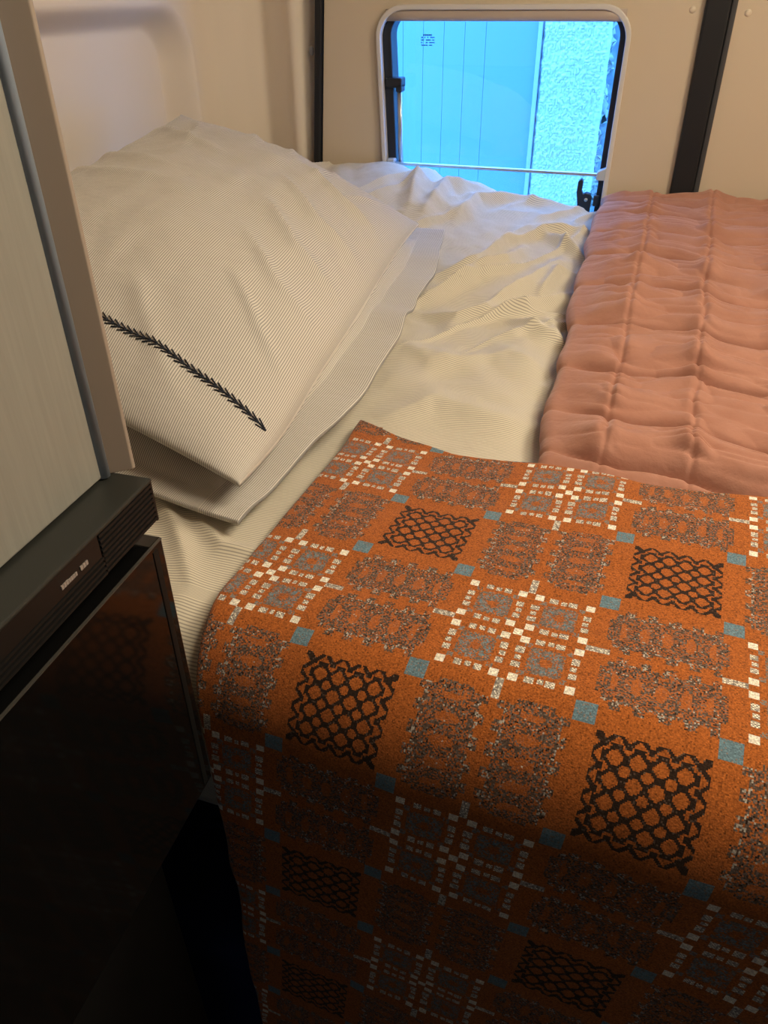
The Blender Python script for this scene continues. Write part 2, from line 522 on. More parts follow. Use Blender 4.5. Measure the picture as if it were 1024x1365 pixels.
# stay arm on the left
bm = bmesh.new()
add_tube(bm, [(-0.4595, DY + 0.006, -0.170), (-0.4575, DY + 0.005, -0.240), (-0.4555, DY + 0.002, -0.306)], 0.0050, 12)
arm = from_bm('stay_arm', bm, M['alu'], win, smooth=True)
bm = bmesh.new()
add_box(bm, -0.488, -0.4535, DY - 0.002, DY + 0.030, -0.168, -0.150)
add_box(bm, -0.466, -0.4535, DY - 0.002, DY + 0.026, -0.176, -0.160)
from_bm('bracket', bm, M['dark_plastic'], arm, bevel=0.003)
bm = bmesh.new()
add_tube(bm, [(-0.4725, DY + 0.030, -0.176), (-0.469, DY + 0.028, -0.312)], 0.0016, 8)
from_bm('inner_rod', bm, M['rubber_grey'], arm, smooth=True)
# latch handle
bm = bmesh.new()
hp = [(-0.0735, -0.366), (-0.0775, -0.340), (-0.0770, -0.326), (-0.0735, -0.3225), (-0.0708, -0.326), (-0.0715, -0.338), (-0.0695, -0.343),
      (-0.0660, -0.3405), (-0.0610, -0.342), (-0.0585, -0.347), (-0.0590, -0.366)]
hp = [(-0.066 + (x + 0.066) * 1.65, -0.321 + (z + 0.3225) * 1.45) for x, z in hp]
V = [[bm.verts.new((x, y, z)) for x, z in hp] for y in (DY - 0.002, DY + 0.016)]
bm.faces.new(V[0]); bm.faces.new(V[1][::-1])
n = len(hp)
for k in range(n):
    bm.faces.new((V[0][k], V[0][(k + 1) % n], V[1][(k + 1) % n], V[1][k]))
lat = from_bm('latch', bm, M['dark_plastic'], win, bevel=0.0015)
bm = bmesh.new()
bmesh.ops.create_uvsphere(bm, u_segments=12, v_segments=8, radius=0.0036)
bmesh.ops.scale(bm, vec=(1, 0.5, 1), verts=bm.verts)
bmesh.ops.translate(bm, vec=(-0.0645, DY - 0.0025, -0.3600), verts=bm.verts)
from_bm('screw', bm, M['alu'], lat, smooth=True)
box('catch', -0.0500, -0.0385, DY - 0.002, DY + 0.03, -0.372, -0.351, M['dark_plastic'], lat, bevel=0.002)

# ------------------------------------------------------------------ outside
mb = mat('painted_boards', (0.185, 0.33, 0.42, 1), rough=0.6)
bm = bmesh.new()
x = -1.60
edge = -0.292
xs = [edge - 0.15] + [edge - 0.15 - 0.0622 * k for k in range(1, 21)]
xr = edge
for x in xs:
    add_box(bm, x + 0.0005, xr - 0.0005, 2.60, 2.64, -1.25, 0.30)
    xr = x
add_box(bm, xr, edge, 2.606, 2.66, -1.25, 0.30)
bw = from_bm('board_cladding', bm, mb)
tag(bw, 'pale vertical boards outside, seen through the left of the window', 'cladding')
box('corner_strip', edge, edge + 0.012, 2.592, 2.66, -1.25, 0.30, mat('corner_strip', (0.40, 0.48, 0.6, 1), 0.6), bw, bevel=0.002)
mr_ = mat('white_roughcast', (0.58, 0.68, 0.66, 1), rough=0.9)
yy, z2 = np.meshgrid(np.linspace(-0.280, -0.088, 110), np.linspace(-1.2, 0.30, 720), indexing='ij')
hh = np.abs(vnoise(yy * 135, z2 * 135, 3)) * 0.010 + np.abs(vnoise(yy * 260, z2 * 260, 5)) * 0.006 + vnoise(yy * 14, z2 * 14, 9) * 0.004
edgef = sstep(-0.088, -0.100, yy) * sstep(-0.280, -0.270, yy)
P = np.stack([yy + 0.002 * vnoise(z2 * 60, yy * 60, 4), 2.60 - 0.55 * hh * (0.3 + 0.7 * edgef) + 0.012 * (1 - edgef), z2], -1)
rw = link('roughcast_wall', grid_mesh('roughcast_wall', P), mr_)
sm = rw.modifiers.new('thickness', 'SOLIDIFY'); sm.thickness = 0.05; sm.offset = -1 if rw.data.polygons[0].normal.y < 0 else 1
tag(rw, 'white pebbly roughcast wall outside, seen through the right of the window', 'wall')
yy, z2 = np.meshgrid(np.linspace(-0.14, 0.9, 160), np.linspace(-1.25, 0.30, 240), indexing='ij')
hh = np.abs(vnoise(yy * 70, z2 * 70, 13)) * 0.010 + np.abs(vnoise(yy * 130, z2 * 130, 15)) * 0.005
rw2 = link('roughcast_return', grid_mesh('roughcast_return', np.stack([yy, 2.652 - hh, z2], -1)), mat('grey_roughcast', (0.26, 0.36, 0.42, 1), 0.9))  # same roughcast, with its shade put into a darker base colour
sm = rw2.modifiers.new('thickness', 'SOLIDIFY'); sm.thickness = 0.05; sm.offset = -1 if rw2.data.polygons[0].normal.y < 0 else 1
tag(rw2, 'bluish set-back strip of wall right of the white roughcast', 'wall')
g = box('ground_outside', -2.0, 1.6, 1.84, 3.2, -1.75, -1.70, mat('paving', (0.35, 0.35, 0.35, 1), 0.9, vary=(12, 0.2)))
tag(g, 'paved ground outside the van', kind='structure')

# ------------------------------------------------------------------ bed levels


def y_edge(x):
    """front face of the bed; it runs slightly askew"""
    return np.clip(0.322 - 0.12 * np.asarray(x, float), 0.27, 0.352)


def z_bed(x, y):
    """broad level of the duvet-covered bed"""
    y = np.asarray(y, float)
    return np.interp(y, [0.2, 0.40, 0.55, 0.75, 0.95, 1.2, 1.45, 1.7], [-0.421, -0.421, -0.427, -0.441, -0.430, -0.412, -0.392, -0.374])


def zs_bed(x, y):
    a = 0
    for k in (-0.05, -0.025, 0, 0.025, 0.05):
        a = a + z_bed(x, np.asarray(y) + k)
    return a / 5


FOLDS = [
    ([(-0.35, 1.463), (-0.332, 1.6), (-0.274, 1.68)], 0.022, 0.014),
    ([(-0.296, 1.488), (-0.271, 1.597), (-0.186, 1.66), (-0.086, 1.66)], 0.018, 0.012),
    ([(-0.288, 1.264), (-0.221, 1.322), (-0.175, 1.475), (-0.15, 1.549)], 0.017, 0.014),
    ([(-0.185, 1.43), (-0.126, 1.504), (-0.039, 1.527)], 0.016, 0.012),
    ([(-0.125, 1.493), (-0.075, 1.448), (-0.035, 1.399)], 0.016, 0.012),
    ([(-0.272, 1.168), (-0.213, 1.284), (-0.171, 1.335), (-0.151, 1.428)], 0.017, 0.014),
    ([(-0.269, 1.132), (-0.211, 1.12), (-0.173, 1.147), (-0.126, 1.253), (-0.104, 1.308), (-0.077, 1.388)], 0.020, 0.012),
    ([(-0.1, 1.225), (-0.08, 1.319), (-0.05, 1.349)], 0.013, 0.009),
    ([(-0.171, 1.137), (-0.114, 1.163), (-0.077, 1.205), (-0.049, 1.262)], 0.016, 0.012),
    ([(-0.134, 1.127), (-0.092, 1.095), (-0.05, 1.07)], 0.014, 0.007),
    ([(-0.077, 1.142), (-0.057, 1.086), (-0.039, 1.061)], 0.012, 0.007),
    ([(-0.259, 0.996), (-0.19, 0.971), (-0.114, 1.006), (-0.05, 0.969)], 0.032, 0.008),
    ([(-0.244, 0.799), (-0.185, 0.86), (-0.107, 0.837), (-0.049, 0.832)], 0.035, 0.006),
    ([(-0.379, 1.67), (-0.393, 1.6), (-0.378, 1.473)], 0.025, 0.014),
    ([(-0.46, 0.62), (-0.36, 0.52), (-0.30, 0.44)], 0.014, 0.006),
    ([(-0.38, 0.56), (-0.30, 0.50), (-0.24, 0.50)], 0.012, 0.005),
]

Xd, Yd = np.meshgrid(np.r_[np.linspace(-0.835, 0.02, 330), np.linspace(0.03, 1.10, 40)], np.linspace(0.44, 1.672, 480), indexing='ij')


def duvet_z(X, Y):
    z = zs_bed(X, Y)
    for pts, s, a in FOLDS:
        z = z + ridge(X, Y, pts, s * 0.8, a * 2.1)
    vis = sstep(0.0, -0.05, X)
    soft = sstep(0.72, 1.0, Y)
    z = z + vis * soft * (0.006 * fbm(X * 9 + Y * 4, Y * 7 - X * 3, 2) + 0.0025 * fbm(X * 26, Y * 22, 6, 2))
    dg = X * 0.82 - Y * 0.57; al = X * 0.57 + Y * 0.82          # creases running from the pillow towards the window
    rg = np.clip(1 - np.abs(fbm(dg * 11, al * 3.2, 81, 2)) * 2.6, 0, 1) ** 2
    z = z + vis * sstep(0.95, 1.15, Y) * 0.009 * rg
    z = z + vis * (1 - soft) * 0.0015 * fbm(X * 14, Y * 14, 8)
    # puffed-up head end below the window
    z = z + 0.060 * sstep(-0.15, -0.50, X) * sstep(1.25, 1.58, Y) + 0.010 * sstep(-0.05, -0.3, X) * sstep(1.4, 1.62, Y)
    z = z - 0.006 * np.exp(-((X + 0.045) / 0.03) ** 2)            # pressed down along the quilt
    z = np.where(X > -0.02, zs_bed(X, Y) - 0.004, z)
    return z


Zd = duvet_z(Xd, Yd)
# rear edge rolls down at the door
nr = 14
rows_b = []
for k in range(1, nr + 1):
    a = k / nr * math.pi / 2
    rows_b.append(np.stack([Xd[:, -1], Yd[:, -1] + 0.018 * math.sin(a), Zd[:, -1] - 0.03 * (1 - math.cos(a)) - (0.05 if k == nr else 0)], -1))
# front edge rolls over the mattress and hangs
rows_f = []
R = 0.063
ye = y_edge(Xd[:, 0]) + 0.012
for t in np.linspace(1, 0, 12)[1:]:
    rows_f.append(np.stack([Xd[:, 0], (ye + R) * (1 - t) + 0.44 * t, np.interp(t, [0, 1], [0, 1]) * 0 + Zd[:, 0]], -1))
for a in np.linspace(0, math.pi / 2, 10)[1:]:
    rows_f.append(np.stack([Xd[:, 0], ye + R - R * math.sin(a), Zd[:, 0] - R * (1 - math.cos(a))], -1))
for h in np.linspace(0, 0.16, 12)[1:]:
    rows_f.append(np.stack([Xd[:, 0], ye + 0.02 * h / 0.16 + 0.003 * np.sin(Xd[:, 0] * 40) * h / 0.16, Zd[:, 0] - R - h], -1))
P = np.concatenate([np.stack(rows_f[::-1], 1), np.stack([Xd, Yd, Zd], -1), np.stack(rows_b, 1)], 1)
step = np.linalg.norm(np.diff(P, axis=1), axis=-1)
vv = np.concatenate([np.zeros((P.shape[0], 1)), np.cumsum(step.mean(0, keepdims=True).repeat(P.shape[0], 0), 1)], 1)
uv = np.stack([P[..., 0], vv], -1)
me = grid_mesh('duvet', P, uv)
duvet = link('duvet', me, M['duvet'])
sm = duvet.modifiers.new('thickness', 'SOLIDIFY'); sm.thickness = 0.010
sm.offset = -1 if me.polygons[5000].normal.z > 0 else 1
tag(duvet, 'rumpled cream and grey pinstriped duvet spread over the bed up to the window', 'duvet')

# bed under it
bed = empty('fixed_bed', (0.1, 1.0, ZF), label='raised bed platform with mattress hidden under the striped duvet', cat='bed')
box('base_panel', -0.82, 1.12, 0.42, 1.66, -0.64, -0.60, M['bed_base'], bed, bevel=0.003)
box('mattress', -0.82, 1.10, 0.425, 1.655, -0.598, -0.462, M['mattress'], bed, bevel=0.02)
for x, y in ((-0.79, 0.46), (1.07, 0.46), (-0.79, 1.60), (1.07, 1.60)):
    box('leg', x - 0.02, x + 0.02, y - 0.02, y + 0.02, ZF, -0.641, M['bed_base'], bed)


# ------------------------------------------------------------------ pillows
def pillow_surface(corners, tt, tb, v_body, u_body, wr, pinch=0.03, droop=None):
    D_, C_, B_, A_ = [np.array(c, float) for c in corners]      # near-back, near-front, far-front, far-back
    nrm = np.cross(C_ - D_, A_ - D_); nrm /= np.linalg.norm(nrm)
    if nrm[2] < 0: nrm = -nrm

    def S(u, v, side=1):
        u = np.asarray(u, float); v = np.asarray(v, float)
        U0 = 2 * (u - u_body[0]) / (u_body[1] - u_body[0]) - 1
        V0 = 2 * (v - v_body[0]) / (v_body[1] - v_body[0]) - 1
        uu = 0.5 + (u - 0.5) * (1 - pinch * (1 - np.clip(2 * v - 1, -1, 1) ** 2))
        v2 = 0.5 + (v - 0.5) * (1 - pinch * 0.6 * (1 - np.clip(2 * u - 1, -1, 1) ** 2))
        base = (D_ * ((1 - uu) * (1 - v2))[..., None] + C_ * (uu * (1 - v2))[..., None]
                + B_ * (uu * v2)[..., None] + A_ * ((1 - uu) * v2)[..., None])
        prof = np.clip((1 - np.clip(U0, -1, 1) ** 2), 0, 1) ** 0.47 * np.clip((1 - np.abs(np.clip(V0, -1, 1)) ** 2.6), 0, 1) ** 0.72
        ins = ((np.abs(U0) < 1) & (np.abs(V0) < 1))
        if side > 0:
            h = tt * prof + wr(u, v) * np.clip(prof * 1.7 - 0.15, 0.05, 1) + 0.0022
        else:
            h = -tb * prof - 0.0022
        p = base + nrm * h[..., None]
        if droop is not None:
            p = p + droop(u, v)
        return p
    return S


def build_pillow(name, S, size, nu, nv, m, label, group, u_dim, v_dim):
    t = np.linspace(0, 1, nu); s = np.linspace(0, 1, nv)
    u = 0.5 - 0.5 * np.cos(np.pi * t); u = 0.5 * u + 0.5 * t
    v = 0.5 - 0.5 * np.cos(np.pi * s); v = 0.5 * v + 0.5 * s
    U, V_ = np.meshgrid(u, v, indexing='ij')
    top = S(U, V_, 1); bot = S(U, V_, -1)
    n = nu * nv
    me = bpy.data.meshes.new(name)
    verts = np.concatenate([top.reshape(-1, 3), bot.reshape(-1, 3)])
    idx = np.arange(n).reshape(nu, nv)
    q1 = np.stack([idx[:-1, :-1], idx[1:, :-1], idx[1:, 1:], idx[:-1, 1:]], -1).reshape(-1, 4)
    q2 = q1[:, ::-1] + n
    rim = []
    loop = np.concatenate([idx[:, 0], idx[-1, 1:], idx[-2::-1, -1], idx[0, -2:0:-1]])
    for a, b in zip(loop, np.roll(loop, -1)):
        rim.append((a, a + n, b + n, b))
    q = np.concatenate([q1, q2, np.array(rim)])
    me.vertices.add(2 * n); me.vertices.foreach_set('co', verts.astype(np.float32).ravel())
    me.loops.add(len(q) * 4); me.loops.foreach_set('vertex_index', q.astype(np.int32).ravel())
    me.polygons.add(len(q)); me.polygons.foreach_set('loop_start', (np.arange(len(q)) * 4).astype(np.int32))
    lu = np.r_[0, np.cumsum(np.linalg.norm(np.diff(top[:, nv // 4: 3 * nv // 4: 8], axis=0), axis=-1).mean(1))]
    UVv = np.stack([np.repeat(lu[:, None], nv, 1), V_ * v_dim], -1).reshape(-1, 2)
    UVv = np.concatenate([UVv, UVv])
    l = me.uv_layers.new(name='UVMap'); l.data.foreach_set('uv', UVv[q.ravel()].astype(np.float32).ravel())
    me.update(calc_edges=True); me.validate()
    bm = bmesh.new(); bm.from_mesh(me); bmesh.ops.recalc_face_normals(bm, faces=bm.faces); bm.to_mesh(me); bm.free()
    o = link(name, me, m)
    tag(o, label, 'pillow', group)
    return o


def wr_low(u, v):
    h = 0.007 * fbm(u * 5, v * 7, 21) + 0.0025 * fbm(u * 18 + v * 8, v * 12, 23, 2)
    for pts, s, a in (([(0.95, 0.1), (0.80, 0.25), (0.74, 0.5)], 0.03, 0.008), ([(0.98, 0.35), (0.88, 0.5), (0.90, 0.7)], 0.025, 0.009),
                      ([(0.90, 0.2), (0.93, 0.45), (0.86, 0.62)], 0.02, 0.006), ([(0.97, 0.72), (0.88, 0.8), (0.84, 0.95)], 0.022, 0.010),
                      ([(0.9, 0.02), (0.86, 0.12), (0.9, 0.2)], 0.015, 0.006)):
        h = h + ridge(u, v, pts, s, a)
    return h


S_low = pillow_surface([(-0.82, 0.64, -0.372), (-0.289, 0.514, -0.414), (-0.296, 1.420, -0.374), (-0.80, 1.50, -0.36)],
                       0.092, 0.028, (0.035, 0.93), (0.03, 0.91), wr_low, pinch=0.0,
                       droop=lambda u, v: np.stack([0.034 * np.sin(np.pi * np.clip(v, 0, 1)) * u ** 4 + (0.009 * vnoise(v * 6, 0 * v, 71) + 0.003 * vnoise(v * 17, 0 * v, 72)) * u ** 6 * np.sin(np.pi * np.clip(v, 0, 1)) ** 0.5, 0 * u, (0.003 + 0.008 * vnoise(v * 13, 0 * v, 73)) * u ** 8], -1))
build_pillow('pillow', S_low, None, 150, 220, M['pillow'], 'flat grey pinstriped pillow with a flat border, underneath the leaning one', 'bed pillows', 0.53, 0.88)


def wr_top(u, v):
    h = 0.004 * fbm(u * 4, v * 5, 31) + 0.0016 * fbm(u * 16, v * 16, 33, 2)
    for pts, s, a in (
            ([(0.05, 0.80), (0.25, 0.70), (0.45, 0.66)], 0.022, 0.009),
            ([(0.10, 0.93), (0.25, 0.80), (0.35, 0.62)], 0.018, 0.007),
            ([(0.02, 0.60), (0.20, 0.52), (0.42, 0.50)], 0.020, 0.008),
            ([(0.05, 0.48), (0.25, 0.42), (0.45, 0.44)], 0.018, 0.007),
            ([(0.30, 0.97), (0.42, 0.88), (0.46, 0.80)], 0.015, 0.007),
            ([(0.48, 0.98), (0.55, 0.90), (0.58, 0.82)], 0.014, 0.006),
            ([(0.70, 0.95), (0.72, 0.86), (0.70, 0.76)], 0.014, 0.007),
            ([(0.97, 0.72), (0.82, 0.74), (0.66, 0.80)], 0.016, 0.009),
            ([(0.98, 0.56), (0.82, 0.58), (0.64, 0.68)], 0.018, 0.010),
            ([(0.98, 0.42), (0.84, 0.44), (0.68, 0.54)], 0.018, 0.009),
            ([(0.98, 0.30), (0.86, 0.32), (0.72, 0.40)], 0.016, 0.008),
            ([(0.97, 0.18), (0.88, 0.22), (0.78, 0.28)], 0.014, 0.008),
            ([(0.90, 0.96), (0.86, 0.84), (0.80, 0.74)], 0.014, 0.006),
            ([(0.30, 0.20), (0.45, 0.17), (0.55, 0.10)], 0.02, 0.005),
            ([(0.60, 0.18), (0.72, 0.10), (0.84, 0.04)], 0.02, 0.006)):
        h = h + ridge(u, v, pts, s, a)
    return h


S_top = pillow_surface([(-0.80, 0.64, -0.278), (-0.292, 0.530, -0.368), (-0.317, 1.342, -0.340), (-0.812, 1.440, -0.196)],
                       0.092, 0.022, (0.0, 1.0), (0.0, 1.0), wr_top, pinch=0.03,
                       droop=lambda u, v: np.stack([0.010 * np.sin(np.pi * v * 1.5) * u ** 4, 0 * u, -0.030 * np.sin(np.pi * np.clip(v, 0, 1)) * (1 - u) ** 4 - 0.012 * u ** 6 * np.exp(-((v - 0.12) / 0.12) ** 2)], -1))
tp = build_pillow('pillow', S_top, None, 150, 220, M['pillow'], 'plump grey pinstriped pillow with dark stitched edge leaning on the wall', 'bed pillows', 0.54, 0.82)
# dark fern-stitch embroidery near its open end
bm = bmesh.new()
VS = 0.095
ns = 62
pn = np.array(S_top(np.array([0.5]), np.array([0.5]), 1)[0]) - np.array(S_top(np.array([0.5]), np.array([0.5]), -1)[0])
pn /= np.linalg.norm(pn)


def sp(u, v):
    return Vector((S_top(np.array([u]), np.array([v]), 1)[0] + pn * 0.0012).tolist())


u0, u1 = 0.03, 0.985
for k in range(ns):
    a = u0 + (u1 - u0) * k / ns; b = u0 + (u1 - u0) * (k + 1) / ns; c = a - 0.012
    add_tube(bm, [sp(a, VS), sp(b, VS)], 0.0008, 5)
    add_tube(bm, [sp(b, VS), sp(a - 0.004, VS + 0.0062)], 0.0007, 5)
    add_tube(bm, [sp(b, VS), sp(a - 0.004, VS - 0.0062)], 0.0007, 5)
st = from_bm('embroidery', bm, M['thread'], tp, smooth=True)
st['label'] = 'dark navy fern-stitch line across the pillowcase end'


# ------------------------------------------------------------------ sheets that fold round their edges
def sheet(Xf, Yf, xL, yF, rf, ztop, front, R, disp, curve=True):
    """flat cloth coordinates -> 3D: lies on the bed, tucks round its left and far edges, hangs over the front"""
    xl = xL(Yf); yf = yF(Xf)
    s = Xf - xl
    t = np.maximum(-s, 0)
    ph = np.minimum(t / rf, math.pi)
    X = np.where(s >= 0, Xf, xl - rf * np.sin(ph) + np.maximum(t - math.pi * rf, 0))
    dn = np.where(s >= 0, 0, -rf * (1 - np.cos(ph)))
    e = Yf - yf
    t2 = np.maximum(e, 0)
    ph2 = np.minimum(t2 / rf, math.pi)
    Y = np.where(e <= 0, Yf, yf + rf * np.sin(ph2) - np.maximum(t2 - math.pi * rf, 0))
    dn2 = np.where(e <= 0, 0, -rf * (1 - np.cos(ph2)))
    nzs = np.where(s >= 0, 1.0, np.cos(ph)) * np.where(e <= 0, 1.0, np.cos(ph2))
    nxs = np.where(s >= 0, 0.0, -np.sin(ph))
    nys = np.where(e <= 0, 0.0, np.sin(ph2))
    off = np.minimum(dn, dn2)
    d = disp(Xf, Yf)
    if front is None:
        return np.stack([X + nxs * d, Y + nys * d, ztop(X, Y) + off + nzs * d], -1)
    ye = front(X)
    q = (ye + R) - Y                      # distance past the start of the bend
    a = np.clip(q / R, 0, math.pi / 2)
    hang = np.maximum(q - R * math.pi / 2, 0)
    zt = ztop(X, np.maximum(Y, ye + R))
    Yp = np.where(q <= 0, Y, ye + R - R * np.sin(a))
    Zp = np.where(q <= 0, zt, zt - R * (1 - np.cos(a)) - hang)
    ny = np.where(q <= 0, 0.0, -np.sin(a)); nz = np.where(q <= 0, 1.0, np.cos(a))
    o_ = off + nzs * d
    return np.stack([X + nxs * d, Yp + ny * o_ + nys * d, Zp + nz * o_], -1)


# ---- quilt
def q_xL(Y):
    return -0.030 + 0.0025 * np.sin(Y * 19 + 1) + 0.002 * np.sin(Y * 43) + 0.008 * sstep(1.35, 1.66, Y)


QROW = [0.57, 0.655, 0.745, 0.835, 0.95, 1.08, 1.215, 1.35, 1.46, 1.56, 1.64]
QCOL = [(-0.05, 0.02), (0.020, 0.045), (0.108, 0.065), (0.195, 0.085), (0.285, 0.09), (0.375, 0.09), (0.465, 0.09), (0.555, 0.09), (0.645, 0.09), (0.735, 0.09), (0.825, 0.09)]


def q_disp(X, Y):
    Yr = Y + 0.20 * (X + 0.04) * (1 - 0.3 * sstep(1.2, 1.6, Y)) + 0.006 * np.sin(X * 21 + 3 * Y) + 0.004 * np.sin(X * 47)
    dr = np.full(X.shape, 9.0)
    for y0 in QROW:
        dr = np.minimum(dr, np.abs(Yr - y0 - 0.004 * vnoise(X * 14, 0 * X + y0 * 9, 41)))
    for y0 in QROW[-1] + 0.11 * np.arange(1, 4):
        dr = np.minimum(dr, np.abs(Yr - y0))
    dc = np.full(X.shape, 9.0)
    for x0, sl in QCOL[1:]:
        dc = np.minimum(dc, np.abs(X - x0 - sl * (Y - 0.7) - 0.003 * vnoise(Y * 22, 0 * Y + x0 * 7, 43)))
    b = (1 - np.exp(-dr / 0.010)) * (0.40 + 0.60 * (1 - np.exp(-dc / 0.008)))
    w = 0.0105 * b
    # seam grooves drawn tight
    w = w - 0.0065 * np.exp(-(dr / 0.0040) ** 2) - 0.0018 * np.exp(-(dc / 0.0028) ** 2)
    # gathers: fine creases running mostly along the rows, tighter near the cross seams
    wob = Yr + 0.010 * vnoise(X * 11, Y * 11, 51)
    g1 = np.abs(vnoise(X * 9, wob * 30, 52)) ** 0.7 * 1.5
    g2 = np.abs(vnoise(X * 17, wob * 58, 54)) ** 0.7 * 1.5
    pk = np.exp(-(dc / 0.016) ** 2)
    w = w + (0.0068 * g1 * (1 - np.exp(-dr / 0.010)) + 0.0034 * g2 * (1 + 0.8 * pk) + 0.0075 * np.abs(vnoise(X * 7 + Y * 5, wob * 20 - X * 4, 58)) ** 0.7 * 1.5 - 0.004) * (0.7 + 0.6 * pk)
    w = w + 0.003 * vnoise(X * 6, Y * 6, 56)
    return w * (0.25 + 0.75 * sstep(0.695, 0.735, Y + 0.05 * np.minimum(X, 0.25))) * (0.22 + 0.78 * sstep(-0.035, 0.015, X))


def z_quilt(X, Y):
    return zs_bed(X, Y) + 0.0245 + 0.004 * sstep(0.7, 1.0, Y) - 0.012 * sstep(0.738, 0.695, Y + 0.05 * np.minimum(X, 0.25)) - 0.011 * sstep(0.70, 0.64, Y) - 0.004 * sstep(1.45, 1.68, Y) * sstep(0.05, 0.3, X)


Xq, Yq = np.meshgrid(np.r_[np.arange(-0.10, 0.36, 0.0019), np.arange(0.362, 1.08, 0.006)], np.arange(0.57, 1.71, 0.0021), indexing='ij')
P = sheet(Xq, Yq, q_xL, lambda X: 1.670 + 0 * X, 0.0120, z_quilt, None, 0, q_disp)
me = grid_mesh('quilt', P)
if me.polygons[len(me.polygons) // 2].normal.z < 0: me.flip_normals()
q = link('quilt', me, M['velvet'])
tag(q, 'dusty pink velvet quilt with stitched squares spread on the right of the bed', 'quilt')

# ---- woven blanket
CELL = 0.0015            # one pattern unit
GRID = 0.00115           # yarn pitch
TH = math.radians(5.5)
ct, stn = math.cos(TH), math.sin(TH)
A_, B_ = 62, 80              # cells per net square and per flower square
PER = A_ + B_
OX, OY = -0.182, 0.397       # where a blue corner square sits on the flat cloth


